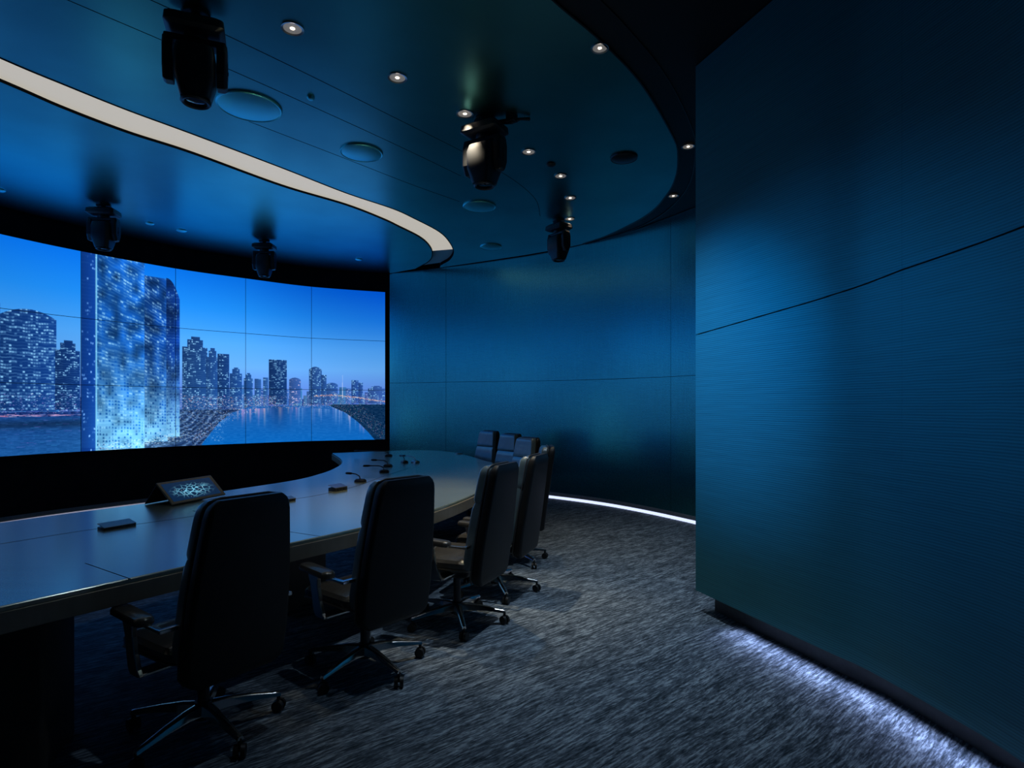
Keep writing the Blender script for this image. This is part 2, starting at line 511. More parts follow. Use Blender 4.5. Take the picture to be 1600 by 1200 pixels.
def between(name, A, B, z0, z1, m, parent=None, ta=0, tb=1, n=150):
    bm = bmesh.new(); rings = []
    for i in range(n + 1):
        t = ta + (tb - ta) * i / n
        kk = t * (len(A.p) - 1); i0 = min(int(kk), len(A.p) - 2); fr = kk - i0
        a = A.p[i0].lerp(A.p[i0 + 1], fr); b = B.p[i0].lerp(B.p[i0 + 1], fr)
        rings.append([(a.x, a.y, z0), (b.x, b.y, z0), (b.x, b.y, z1), (a.x, a.y, z1)])
    loft(bm, rings)
    return obj(name, bm, m, parent, smooth=True)


# painted ceiling in two pieces, either side of the cove slot
outer_piece = [(p.x, p.y) for p in CO.p] + [(-1.3, 10.7), (-0.6, 10.3), (0.2, 9.82), (0.75, 9.44)] + [tuple(p) for p in RA.p[::-1]] + [(-4.4, -0.3)]
inner_piece = [(p.x, p.y) for p in CI.p] + [(-2.25, 11.14)] + [(p.x, p.y) for p in SO] + [(-6.9, 2.0), (-6.6, 0.9)]
plate('ceiling_panel', outer_piece, CEIL, CEIL + 0.14, M['ceil_paint'], ceiling)
plate('ceiling_panel', inner_piece, CEIL, CEIL + 0.14, M['ceil_paint'], ceiling)
cove = thing('cove_light', 'long curved cream glowing slot light sweeping across the ceiling', 'ceiling light')
NT = len(CO.p)
between('diffuser', CO, CI, CEIL + 0.018, CEIL + 0.028, M['cove'], cove, 0.0, 0.86)
e = between('end_cap', CO, CI, CEIL + 0.045, CEIL + 0.055, M['cove_wall'], cove, 0.86, 1.0, 24)
e['label'] = 'unlit metallic end of the slot'
# slim dark lip along the inner and outer edge of the slot
for nm, P_, o0, o1 in (('edge_trim', CI, -0.002, 0.010), ('edge_trim', CO, 0.002, -0.010)):
    sweep(nm, P_, 0, P_.L, o0, o1, CEIL - 0.004, CEIL + 0.045, M['joint'], cove, n=None)

# outer black ring with two fine trims
RB = Path([(-3.0, 0.0), (-1.72, 0.85), (-0.58, 2.2), (0.34, 3.40), (0.76, 3.92), (1.18, 4.52), (1.62, 5.35), (1.81, 5.88), (1.966, 6.53), (2.01, 7.11), (1.94, 7.78), (1.71, 8.38), (1.30, 8.93)], 8)
outer_ring = plate('ceiling_panel', [tuple(p) for p in RA.p] + [(4.5, 9.5), (4.5, -4.5), (-7, -4.5), (-7.0, 0)], CEIL + 0.006, CEIL + 0.14, M['ceil_black'], ceiling)
struct(sweep('trim_2', RA, 0, RA.L - 0.05, -0.006, 0.006, CEIL - 0.006, CEIL + 0.01, M['ring'], n=90))
struct(sweep('trim_3', RB, 0, RB.L, -0.005, 0.005, CEIL - 0.002, CEIL + 0.01, M['ring'], n=90))
# fine joints in the painted ceiling
S1 = Path([(-4.6, 1.4), (-3.6, 2.6), (-2.757, 3.60), (-2.10, 4.38), (-1.44, 5.22), (-0.99, 5.82), (-0.553, 6.43)])
S2 = Path([(-4.0, 1.5), (-3.1, 2.7), (-2.25, 3.60), (-1.62, 4.35), (-1.02, 5.12), (-0.48, 5.82), (-0.02, 6.48), (0.28, 7.15), (0.37, 7.8)])
S3 = Path([(-2.3, 5.2), (-1.7, 5.95), (-1.145, 6.66), (-0.64, 7.24)])
for i, P_ in enumerate((S1, S2, S3)):
    struct(sweep('trim_%d' % (4 + i), P_, 0, P_.L, -0.003, 0.003, CEIL - 0.0010, CEIL + 0.002, M['joint'], n=70))


def downlight(x, y, r, label, power, col, cone, size=0.035):
    t = thing('downlight', label, 'ceiling light', (x, y, CEIL), 0, 'recessed round downlights')
    bm = bmesh.new(); add_lathe(bm, [(r * 0.80, -0.004), (r, -0.008), (r, 0.0), (r * 0.80, 0.0), (r * 0.80, -0.004)], 36)
    obj('trim_ring', bm, M['steel'], t, smooth=True)
    bm = bmesh.new(); add_lathe(bm, [(r * 0.80, -0.0035), (r * 0.72, -0.0025), (r * 0.40, -0.002), (0, -0.002)], 30)
    obj('reflector', bm, M['baffle'], t, smooth=True)
    bm = bmesh.new(); add_lathe(bm, [(r * 0.2, -0.002), (r * 0.2, -0.004), (0, -0.0045)], 20)
    obj('lamp', bm, M['lamp_on'], t, smooth=True)
    if power > 0:
        ld = bpy.data.lights.new('downlight_beam', 'SPOT'); ld.energy = power; ld.color = col
        ld.spot_size = math.radians(cone); ld.spot_blend = 1.0; ld.shadow_soft_size = size
        lo = bpy.data.objects.new('beam', ld); C.objects.link(lo); lo.parent = t; lo.location = (0, 0, -0.05)
    return t


row = [(-1.444, 3.915, 'downlight right of the largest stage light, brightest of the inner row'),
       (-0.867, 4.503, 'downlight second in the inner row, between the large stage light and the middle one'),
       (-0.40, 5.06, 'downlight directly above the middle hanging stage light'),
       (0.163, 5.819, 'downlight just right of the middle hanging stage light'),
       (0.525, 6.43, 'small downlight fifth along the inner row over the chairs'),
       (0.696, 7.11, 'small downlight sixth along the inner row, above the rightmost stage light'),
       (0.766, 7.91, 'farthest downlight of the inner row, beside the rightmost stage light')]
for i, (x, y, lb) in enumerate(row):
    downlight(x, y, 0.073, 'round ' + lb, ROW_SPOT * (0.3, 1.0, 5.5, 1.2, 0.6, 0.4, 0.3)[i], (1.0, 0.84, 0.60), 58)
for x, y, pw, lb in ((0.609, 4.13, 1.0, 'round recessed downlight nearest the top edge in the black outer ring, brightest of that ring'),
                 (1.687, 5.70, 0.5, 'round recessed downlight in the black outer ring beside the right wall edge'),
                 (1.908, 7.04, 0.12, 'farthest round downlight in the black outer ring near the far wall')):
    downlight(x, y, 0.062, lb, CARPET_SPOT * pw, CARPET_COL, 68)
# the same ring of lamps goes on behind the camera
for x, y in ((-0.35, 2.75),):
    downlight(x, y, 0.062, 'round recessed downlight overhead, just above the top of the picture', CARPET_SPOT * 0.15, CARPET_COL, 80)


def speaker(x, y, r, label, m='speaker'):
    t = thing('ceiling_speaker', label, 'speaker', (x, y, CEIL), 0, 'round ceiling speakers')
    bm = bmesh.new(); add_lathe(bm, [(r * 0.93, -0.012), (r * 0.97, -0.016), (r, -0.010), (r, 0), (r * 0.93, 0), (r * 0.93, -0.012)], 48)
    obj('rim', bm, M[m], t, smooth=True)
    bm = bmesh.new(); add_lathe(bm, [(r * 0.93, -0.012), (r * 0.75, -0.022), (r * 0.4, -0.030), (0, -0.033)], 40)
    obj('grille', bm, M[m], t, smooth=True)
    return t


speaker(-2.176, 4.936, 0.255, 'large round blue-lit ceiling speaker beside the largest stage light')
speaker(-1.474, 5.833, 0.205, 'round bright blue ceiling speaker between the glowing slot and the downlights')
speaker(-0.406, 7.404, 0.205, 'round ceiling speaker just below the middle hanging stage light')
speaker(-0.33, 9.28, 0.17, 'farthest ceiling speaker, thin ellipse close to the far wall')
sp = speaker(1.12, 5.954, 0.135, 'small dark round ceiling speaker in the black area at right', 'dark_metal')
bm = bmesh.new(); add_lathe(bm, [(0.045, -0.017), (0.045, -0.021), (0, -0.022)], 20); obj('centre_cap', bm, M['steel'], sp, smooth=True)
for x, y, r, lb in ((-1.62, 4.79, 0.03, 'tiny round ceiling sensor between the two fine joints near the downlights'),
                    (-4.93, 8.10, 0.055, 'small round ceiling sensor above the video wall, right of the left stage light'),
                    (-4.68, 8.43, 0.07, 'small flat ceiling sensor right of its neighbour above the video wall'),
                    (-2.60, 10.09, 0.06, 'small ceiling sensor near the right end of the video wall'),
                    (-5.9, 6.85, 0.06, 'small ceiling sensor at the far left above the video wall'),
                    (0.40, 6.12, 0.05, 'small dark ceiling sensor between two downlights')):
    bm = bmesh.new(); add_lathe(bm, [(r, 0), (r, -0.008), (r * 0.7, -0.02), (0, -0.024)], 20)
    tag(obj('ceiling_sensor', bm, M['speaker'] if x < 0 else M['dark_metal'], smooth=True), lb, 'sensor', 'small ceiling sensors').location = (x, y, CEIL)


# ------------------------------------------------------------------ moving head stage lights
def make_head():
    t = thing('stage_light', '', 'stage light', (0, 0, CEIL), 0, 'black moving stage lights hanging from the ceiling')
    bm = bmesh.new(); add_cyl(bm, (0, 0, -0.02), (0, 0, 0), 0.09, n=24); add_cyl(bm, (0, 0, -0.06), (0, 0, -0.02), 0.03)
    obj('clamp', bm, M['fixture'], t, smooth=True)
    bm = bmesh.new()
    loft(bm, [[(x, y, z) for x, y in rrect(hx, hy, 0.03)] for hx, hy, z in ((0.15, 0.10, -0.055), (0.175, 0.125, -0.075), (0.18, 0.13, -0.125), (0.15, 0.11, -0.145))])
    obj('base', bm, M['fixture'], t, smooth=True)
    bm = bmesh.new(); add_cyl(bm, (0, 0, -0.185), (0, 0, -0.14), 0.075, n=24)
    add_box(bm, -0.185, 0.185, -0.055, 0.055, -0.215, -0.175)
    obj('yoke_bridge', bm, M['fixture'], t, bevel=0.012)
    for s in (-1, 1):
        bm = bmesh.new()
        prof = [(-0.055, -0.185), (0.055, -0.185), (0.075, -0.25), (0.072, -0.40), (0.035, -0.475), (-0.035, -0.475), (-0.072, -0.40), (-0.075, -0.25)]
        rings = []
        for xx, sc_ in ((0.128, 1.0), (0.175, 1.0), (0.192, 0.82)):
            rings.append([(s * xx, y * sc_, -0.33 + (z + 0.33) * (sc_ * 0.5 + 0.5)) for y, z in prof])
        loft(bm, rings)
        a = obj('yoke_arm', bm, M['fixture'], t, bevel=0.006)
        bm = bmesh.new(); add_box(bm, s * 0.193 - 0.002, s * 0.193 + 0.002, -0.012, 0.012, -0.40, -0.29)
        add_cyl(bm, (s * 0.19, 0, -0.355), (s * 0.198, 0, -0.355), 0.012, n=14)
        obj('arm_badge', bm, M['dark_metal'], a)
    bm = bmesh.new()
    rings = []
    for z, hx, hy in ((-0.225, 0.085, 0.075), (-0.24, 0.112, 0.105), (-0.30, 0.122, 0.125), (-0.44, 0.120, 0.122), (-0.50, 0.105, 0.105), (-0.565, 0.088, 0.088)):
        rings.append([(x, y, z) for x, y in rrect(hx, hy, 0.045, 5)])
    loft(bm, rings)
    h = obj('head', bm, M['fixture'], t, smooth=True)
    bm = bmesh.new(); add_lathe(bm, [(0.068, -0.566), (0.092, -0.566), (0.094, -0.578), (0.084, -0.588), (0.070, -0.582), (0.068, -0.566)], 32)
    obj('lens_ring', bm, M['dark_metal'], h, smooth=True)
    bm = bmesh.new(); add_lathe(bm, [(0.069, -0.567), (0.05, -0.573), (0, -0.577)], 28)
    obj('lens', bm, M['lens'], h, smooth=True)
    return t


head0 = make_head()
heads = [(306, 22, 22, 0.97, 'largest black stage light, hanging from the ceiling at upper left', 0.95),
         (757, 186, -30, 1.0, 'middle black stage light hanging between two downlights, with a side bracket', 1.0),
         (873, 345, -52, 0.92, 'rightmost black stage light hanging in front of the far blue wall', 0.9),
         (162, 320, 6, 0.95, 'leftmost stage light hanging above the tallest tower of the video wall', 0.9),
         (413, 376, 0, 0.93, 'small stage light hanging above the middle of the video wall', 0.86)]
head_objs = []
for i, (px, py, rz, s, lb, s2) in enumerate(heads):
    o = head0 if i == 0 else copy_tree(head0)
    Y = (CEIL - CAM_H) * F / (HOR - py)
    o.location = ((px - 800) * Y / F, Y, CEIL); o.rotation_euler = (0, 0, math.radians(rz)); o.scale = (s2, s2, s)
    o['label'] = lb
    head_objs.append(o)
bm = bmesh.new()
add_tube(bm, [(0.0, 0.0, -0.03), (0.12, 0.05, -0.035), (0.24, 0.06, -0.05), (0.30, 0.10, -0.03), (0.36, 0.16, -0.02)], [0.022, 0.02, 0.026, 0.012, 0.016])
add_box(bm, 0.20, 0.28, 0.02, 0.09, -0.06, -0.0)
hb = obj('side_bracket', bm, M['dark_metal'], head_objs[1], bevel=0.004)


# ------------------------------------------------------------------ video wall
def city_picture():
    """dusk skyline with towers and a river, drawn over arc length (m) and height (m); features are given in photo pixels"""
    PPM = 270
    H = 2.776
    z0 = 0.864
    W = SCR.knots[8]
    nx, ny = int(W * PPM), int(H * PPM)
    S = (np.arange(nx) + 0.5) / PPM
    # photo column of every picture column
    PT = np.array([SCR.at(s)[:] for s in S])
    PX = 800 + F * PT[:, 0] / PT[:, 1]
    DEP = PT[:, 1]
    left = PX < 0
    Z = z0 + (np.arange(ny) + 0.5) / PPM            # bottom to top
    PY = HOR - (Z[:, None] - CAM_H) * F / DEP[None, :]   # photo row of each picture pixel
    X = np.broadcast_to(PX[None, :], PY.shape)
    # heights relative: use normalised height so that the out-of-frame left also works
    rng = np.random.default_rng(3)
    v = np.broadcast_to(((Z - z0) / H)[:, None], PY.shape)

    def lin(c): return np.array([(q / 255.0) for q in c])
    stops = [(0.0, (90, 130, 205)), (0.34, (92, 138, 222)), (0.46, (98, 166, 238)), (0.6, (76, 160, 240)), (0.8, (28, 132, 230)), (1.0, (6, 106, 218))]
    img = np.stack([np.interp(v, [s[0] for s in stops], [s[1][c] / 255 for s in stops]) for c in range(3)], -1)
    # soft large-scale variation of the sky
    gx = np.linspace(0, 1, nx)[None, :]
    img *= (1.0 + 0.06 * np.sin(gx * 9 + v * 3))[..., None]
    sx = np.clip((X - 380) / 220, 0, 1)
    img -= (sx * np.clip(v - 0.5, 0, 1) * 0.22)[..., None] * np.array([0.3, 0.9, 0.5])

    def s_of(x): return float(np.interp(x, PX, S))

    def zof(x, y):
        s = s_of(x); d = float(np.interp(s, S, DEP))
        return CAM_H + (HOR - y) * d / F

    def box(sa, sb, za, zb):
        return (slice(max(0, int((za - z0) * PPM)), max(0, min(ny, int((zb - z0) * PPM)))), slice(max(0, int(sa * PPM)), max(0, min(nx, int(sb * PPM)))))

    def tower(sa, sb, zt, zb=1.30, col=(18, 62, 125), lit=0.35, glow=(150, 215, 255), fh=0.030, fw=0.022, top='flat', vgrad=0.0, seed=0, slope=0.0, bright=1.0, lines=0.4, skew=0.0):
        r = np.random.default_rng(seed)
        i0, i1 = int(sa * PPM), int(sb * PPM)
        if i1 <= i0: return
        n = i1 - i0
        nf = int((zt + 0.3 - zb) / fh) + 3; nw = int((sb - sa) / fw) + 3
        nf += 12
        q_ = r.random((nf, nw)); q2 = np.roll(q_, 1, 1); q3 = r.random((nf // 3 + 1, nw // 3 + 1)).repeat(3, 0).repeat(3, 1)[:nf, :nw]
        on = (0.45 * q_ + 0.3 * q2 + 0.35 * q3) < (0.33 + 0.45 * lit)
        val = r.random((nf, nw)) ** 1.2
        rowb = 0.2 + 0.8 * r.random(nf); patch = r.random((40, 40)); seg = r.random((nf, nw // 2 + 1)).repeat(2, 1)[:, :nw]
        base = np.array(col) / 255; gl = np.array(glow) / 255
        for i in range(i0, min(i1, nx)):
            t = (i - i0) / max(1, n - 1)
            if top == 'dome': zz = zt - 0.22 * (2 * t - 1) ** 2 * (zt - zb) * 0.35
            elif top == 'step': zz = zt - (0.10 if (t < 0.2 or t > 0.82) else 0) * (zt - zb) - (0.04 if (t < 0.35 or t > 0.7) else 0) * (zt - zb)
            elif top == 'curve': zz = zt - 0.30 * t ** 2.2
            else: zz = zt
            zz += slope * t
            j0, j1 = int((zb - z0) * PPM), int((zz - z0) * PPM)
            j0 = max(0, j0); j1 = min(ny, j1)
            if j1 <= j0: continue
            zz_ = z0 + np.arange(j0, j1) / PPM
            k = np.maximum(0, (zz_ - zb + skew * t * (zz_ - zb) / max(0.1, zt - zb) + 0.004 * np.sin(t * 23 + zz_ * 9)) / fh)
            fi = np.clip(k.astype(int), 0, nf - 1); wi = min(nw - 1, int(t * (sb - sa) / fw))
            fr = k - np.floor(k)
            wfr = (t * (sb - sa) / fw) % 1
            c = base[None, :] * (0.8 + 0.25 * t) * np.ones((j1 - j0, 1))
            hh = np.clip((zz_ - zb) / max(0.1, zt - zb), 0, 1)
            l = on[fi, wi] * val[fi, wi] * (fr > 0.25) * (fr < 0.8) * (1.0 if wfr > 0.2 else 0.35)
            l = l + lines * rowb[fi] * (fr > 0.72) * 0.55 * (0.3 + 0.9 * seg[fi, min(nw - 1, wi)])
            l = l * bright
            # a mirrored patchwork of sky on the glass
            pz = zz_ / 0.14; px_ = t * (sb - sa) / 0.09
            a0 = pz.astype(int) % 40; b0 = int(px_) % 40; fa = pz - np.floor(pz); fb = px_ - int(px_)
            pt = (patch[a0, b0] * (1 - fa) * (1 - fb) + patch[(a0 + 1) % 40, b0] * fa * (1 - fb) + patch[a0, (b0 + 1) % 40] * (1 - fa) * fb + patch[(a0 + 1) % 40, (b0 + 1) % 40] * fa * fb)
            if vgrad > 0.5:
                c = c * (0.55 + 0.9 * pt)[:, None]
                g1 = np.clip(1.12 - hh * 1.9, 0, 1) ** 1.3
                cell = (fr > 0.22) * (fr < 0.86) * (1.0 if 0.25 < wfr < 0.85 else 0.0) * (q_[fi, wi] < 0.62)
                fc = np.array([0.50, 0.78, 0.93]); amt = g1 * (0.45 + 0.55 * pt) * (1 - 0.85 * cell)
                c = c * (1 - amt[:, None]) + fc * amt[:, None]
                l = l * (0.5 + pt)
            elif vgrad > 0:
                c = c + vgrad * 0.25 * ((1 - hh) ** 1.5)[:, None] * np.array([0.5, 0.85, 1.0])
            c = c * (1 - np.clip(l, 0, 1)[:, None]) + gl[None, :] * np.clip(l, 0, 1.0)[:, None]
            img[j0:j1, i] = c

    # land and lights in the lower third
    zhor = 1.62
    low = Z[:, None] < (zhor + 0 * X)
    land = np.stack([np.full(X.shape, c) for c in (0.07, 0.18, 0.42)], -1)
    nn = rng.random((ny // 3 + 1, nx // 8 + 1)).repeat(3, 0).repeat(8, 1)[:ny, :nx]
    land += (nn[..., None] - 0.5) * np.array([0.10, 0.16, 0.22])
    haze = np.clip((Z[:, None] - 1.35) / 0.27, 0, 1) * np.ones_like(X)
    land = land * (1 - 0.6 * haze[..., None]) + np.array([0.20, 0.30, 0.62]) * 0.6 * haze[..., None]
    img = np.where(low[..., None], land, img)

    def lights(sa, sb, za, zb, n, cols, smin=1, smax=3, amp=1.0, seed=1):
        r = np.random.default_rng(seed)
        for _ in range(n):
            s = r.uniform(sa, sb); z = za + (zb - za) * r.random()
            i = int(s * PPM); j = int((z - z0) * PPM)
            wdt = r.integers(smin, smax + 1); c = np.array(cols[r.integers(len(cols))]) / 255
            a = amp * r.uniform(0.3, 1)
            if 0 <= i < nx - wdt and 0 <= j < ny - 1:
                img[j:j + 1 + (r.random() < 0.4), i:i + wdt] = img[j:j + 1 + 0, i:i + wdt] * (1 - a) + c * a
    # small far skyline all along the horizon
    r = np.random.default_rng(11)
    s = 0.0
    while s < W:
        wd = r.uniform(0.05, 0.16); h = r.uniform(0.02, 0.20)
        tower(s, s + wd, 1.66 + h, 1.42, (45 + r.integers(0, 25), 88 + r.integers(0, 30), 170 + r.integers(0, 25)), 0.3, (190, 205, 250), seed=int(s * 100), lines=0.15, bright=0.8)
        s += wd * r.uniform(0.7, 1.2)
    # the left out of frame: more of the same towers
    for sa, sb, zt in ((0.2, 0.7, 1.9), (1.9, 2.2, 2.0)):
        tower(sa, sb, zt, seed=int(sa * 10), lit=0.4)

    def T(x0, x1, y, yb=640, **kw):
        xm = 0.5 * (x0 + x1)
        tower(s_of(x0), s_of(x1), zof(xm, y), zof(xm, yb), **kw)
    WARM = [(255, 190, 150), (255, 150, 120), (230, 180, 255), (200, 220, 255), (255, 230, 210), (160, 200, 255)]
    COOL = [(190, 225, 255), (140, 200, 255), (235, 245, 255), (120, 160, 240)]
    T(-40, 0, 470, 645, col=(16, 60, 130), lit=0.4, seed=21)
    T(0, 88, 483, 642, col=(14, 58, 130), lit=0.62, top='dome', seed=22, bright=0.85, fh=0.04, fw=0.03, lines=0.7)
    T(86, 125, 532, 640, col=(12, 50, 115), lit=0.45, top='step', seed=23)
    T(285, 324, 526, 645, col=(22, 62, 125), lit=0.38, top='step', seed=24, vgrad=0.25)
    T(322, 342, 544, 645, col=(26, 70, 140), lit=0.4, top='step', seed=25, vgrad=0.25)
    T(340, 358, 553, 645, col=(18, 56, 120), lit=0.3, top='flat', seed=26)
    T(359, 378, 574, 642, col=(26, 72, 145), lit=0.25, top='step', seed=27)
    T(381, 395, 583, 640, col=(30, 78, 150), lit=0.25, top='step', seed=28)
    T(398, 408, 592, 638, col=(40, 88, 160), lit=0.2, seed=29)
    T(411, 419, 590, 636, col=(40, 88, 160), lit=0.2, seed=30)
    T(420, 448, 562, 632, col=(16, 52, 112), lit=0.5, top='flat', seed=31, fh=0.03, bright=0.8)
    T(452, 470, 590, 630, col=(48, 90, 165), lit=0.3, top='dome', seed=32, glow=(230, 210, 240))
    T(483, 503, 573, 632, col=(34, 76, 145), lit=0.45, top='dome', seed=33)
    T(502, 510, 586, 632, col=(34, 76, 145), lit=0.3, seed=34)
    T(510, 528, 598, 630, col=(40, 84, 160), lit=0.3, top='dome', seed=35)
    T(549, 560, 594, 630, col=(34, 74, 150), lit=0.2, seed=36)
    T(560, 567, 598, 630, col=(34, 74, 150), lit=0.2, seed=37)
    T(575, 602, 603, 630, col=(48, 88, 165), lit=0.3, top='step', seed=38)
    # spire
    s5 = s_of(535); zt = zof(535, 586); zb = zof(535, 622)
    for j in range(int((zb - z0) * PPM), int((zt - z0) * PPM)):
        wv = 1 + int(3 * (1 - (j - (zb - z0) * PPM) / ((zt - zb) * PPM)))
        i = int(s5 * PPM); img[j, i - wv // 2:i + (wv + 1) // 2] = (0.75, 0.82, 0.95)
    # city lights band
    zb_ = 1.40
    lights(0, s_of(285), 1.40, 1.66, 3200, COOL + [(210, 170, 255), (180, 150, 240)], 1, 5, 0.75, 41)
    lights(s_of(285), s_of(430), 1.36, 1.66, 2000, COOL + WARM, 1, 4, 0.9, 42)
    lights(s_of(400), W, 1.50, 1.68, 1500, WARM + COOL, 1, 2, 0.7, 43)
    # dark ground at the lower left, with faint streaks
    a, b = box(0, s_of(127), z0, 1.36)
    blk = img[a, b]
    st = sum(rng.random((blk.shape[0] // a_ + 1, blk.shape[1] // b2 + 1)).repeat(a_, 0).repeat(b2, 1)[:blk.shape[0], :blk.shape[1]] for a_, b2 in ((3, 17), (2, 9), (5, 41))) / 3
    vv = np.linspace(0, 1, blk.shape[0])[:, None]
    img[a, b] = np.stack([0.04 + 0.10 * st, 0.20 + 0.14 * st + 0.05 * (1 - vv), 0.44 + 0.18 * st + 0.05 * (1 - vv)], -1) * (1 - 0.35 * np.exp(-((vv - 0.8) / 0.12) ** 2))[..., None]
    lights(0, s_of(127), 0.95, 1.36, 380, [(70, 130, 210), (150, 110, 210), (60, 160, 220)], 6, 26, 0.35, 44)
    lights(0, s_of(127), 1.36, 1.385, 300, [(255, 200, 240), (255, 160, 190), (240, 220, 255)], 10, 30, 0.6, 45)
    # river
    Xr = X; Yr = PY
    up = 636 + 0 * Xr
    leftbank = np.interp(Yr, [634, 645, 660, 675, 690, 700], [395, 362, 342, 330, 318, 312])
    rightbank = np.interp(Yr, [634, 645, 660, 675, 690, 700], [515, 540, 560, 575, 588, 596])
    riv = (Yr > 634) & (Xr > leftbank) & (Xr < rightbank)
    t = np.clip((Yr - 634) / 60, 0, 1)
    rc = np.stack([0.12 - 0.09 * t, 0.36 + 0.03 * t, 0.66 + 0.07 * t], -1)
    ripple = rng.random((ny // 2 + 1, nx // 14 + 1)).repeat(2, 0).repeat(14, 1)[:ny, :nx]
    rc += (ripple[..., None] - 0.5) * 0.05
    img = np.where(riv[..., None], rc, img)
    r = np.random.default_rng(50)
    for _ in range(70):         # reflections of the shore lights
        x = r.uniform(368, 575); wx = r.uniform(0.8, 2.2)
        ln = r.uniform(8, 34); c = np.array([(150, 150, 220), (210, 150, 200), (235, 190, 190), (170, 190, 240)][r.integers(4)]) / 255
        y0 = 636 + (abs(x - 450) * 0.05 if x < 520 else (x - 520) * 0.5)
        m_ = riv * np.exp(-((Xr - x) / wx) ** 2) * np.clip(1 - (Yr - y0) / ln, 0, 1) * (Yr > y0) * r.uniform(0.15, 0.6)
        img = img * (1 - m_[..., None]) + c * m_[..., None]
    # dark tower reflection in the water
    m_ = riv * np.exp(-((Xr - 434) / 15) ** 2) * np.clip(1 - (Yr - 634) / 45, 0, 1) * 0.5
    img = img * (1 - m_[..., None]) + np.array([0.03, 0.14, 0.34]) * m_[..., None]
    # right bank, dark with green and warm lights
    rb = (Yr > 632) & (Xr >= rightbank)
    img = np.where(rb[..., None], np.array([0.04, 0.17, 0.31]) + (nn[..., None] - 0.5) * 0.10, img)
    # left bank: streets swirling towards the foot of the towers
    lb_ = (Yr > 640) & (Xr <= leftbank) & (Xr > 127)
    wave = 0.28 + 0.22 * nn + 0.28 * np.sin((Yr * 1.2 + (Xr - 320) * 0.55 + 7 * np.sin(Xr * 0.06) + 4 * np.sin(Yr * 0.13)) * 0.62)
    lbcol = np.stack([0.08 + 0.35 * wave ** 2, 0.17 + 0.42 * wave ** 2, 0.34 + 0.42 * wave ** 2], -1)
    img = np.where(lb_[..., None], lbcol * (0.75 + 0.5 * nn[..., None]), img)

    def pxlights(x0, x1, f, n, cols, amp, sz, seed):
        r = np.random.default_rng(seed)
        for _ in range(n):
            x = r.uniform(x0, x1); y = f(x, r)
            i = int(s_of(x) * PPM); j = int((zof(x, y) - z0) * PPM)
            c = np.array(cols[r.integers(len(cols))]) / 255; a = amp * r.uniform(0.35, 1)
            w_ = r.integers(1, sz + 1)
            if 0 < j < ny - 2 and 0 < i < nx - w_:
                img[j:j + 2, i:i + w_] = img[j:j + 2, i:i + w_] * (1 - a) + c * a
    pxlights(300, 400, lambda x, r: np.interp(x, [300, 330, 360, 400], [690, 668, 648, 636]) + r.normal(0, 5), 420, COOL + WARM, 0.8, 3, 60)
    pxlights(200, 350, lambda x, r: 642 + 48 * r.random() ** 1.2, 1300, COOL, 0.6, 6, 61)
    pxlights(395, 520, lambda x, r: 634 + r.normal(0, 2.2), 420, WARM + COOL, 0.9, 2, 62)
    pxlights(515, 601, lambda x, r: np.interp(x, [515, 560, 601], [636, 655, 690]) - 26 * r.random() ** 1.3, 620, WARM + [(120, 230, 200), (160, 220, 255)], 0.8, 2, 63)
    pxlights(490, 602, lambda x, r: np.interp(x, [490, 520, 560, 602], [619, 617.5, 621.5, 628]) + r.normal(0, 0.7), 420, [(255, 200, 170), (255, 225, 200), (255, 150, 120)], 0.9, 4, 64)
    # the two glass towers in front
    T(127, 150, 385, 707, col=(12, 62, 150), lit=0.10, seed=71, glow=(120, 180, 250), fh=0.05, lines=0.12)
    T(149, 226, 380, 702, col=(16, 82, 168), lit=0.52, seed=72, vgrad=0.9, fh=0.050, fw=0.040, slope=0.0, skew=0.35, glow=(165, 225, 255), bright=0.62, lines=0.85)
    T(149, 152, 380, 704, col=(110, 190, 240), lit=0.0, seed=73, lines=0)
    T(226, 262, 433, 690, col=(14, 70, 155), lit=0.45, seed=74, vgrad=0.9, fh=0.052, fw=0.034, skew=0.22, glow=(175, 228, 255), bright=0.65, lines=0.8)
    T(260, 281, 436, 682, col=(12, 56, 140), lit=0.25, seed=75, vgrad=0.6, fh=0.045, top='curve', glow=(150, 215, 255), bright=0.55, lines=0.7)
    pxlights(150, 290, lambda x, r: np.interp(x, [150, 226, 290], [700, 692, 678]) + r.normal(0, 4), 420, [(200, 235, 255), (140, 210, 255), (240, 235, 220)], 0.7, 8, 76)
    glowf = np.exp(-((X - 205) / 60) ** 2) * np.clip((PY - 600) / 80, 0, 1) * (PY < 700)
    img = img + glowf[..., None] * np.array([0.10, 0.17, 0.18])
    for _ in range(1):
        img[1:-1] = 0.2 * img[:-2] + 0.6 * img[1:-1] + 0.2 * img[2:]
        img[:, 1:-1] = 0.2 * img[:, :-2] + 0.6 * img[:, 1:-1] + 0.2 * img[:, 2:]
    img = np.clip(img, 0, 1)
    # display-referred values to scene-linear
    linr = np.where(img <= 0.04045, img / 12.92, ((img + 0.055) / 1.055) ** 2.4)
    im = bpy.data.images.new('skyline', nx, ny, float_buffer=True, alpha=False)
    im.colorspace_settings.name = 'Non-Color'
    buf = np.ones((ny, nx, 4), np.float32); buf[..., :3] = linr
    im.pixels.foreach_set(buf.ravel()); im.update(); im.pack()
    return im, W, z0, H


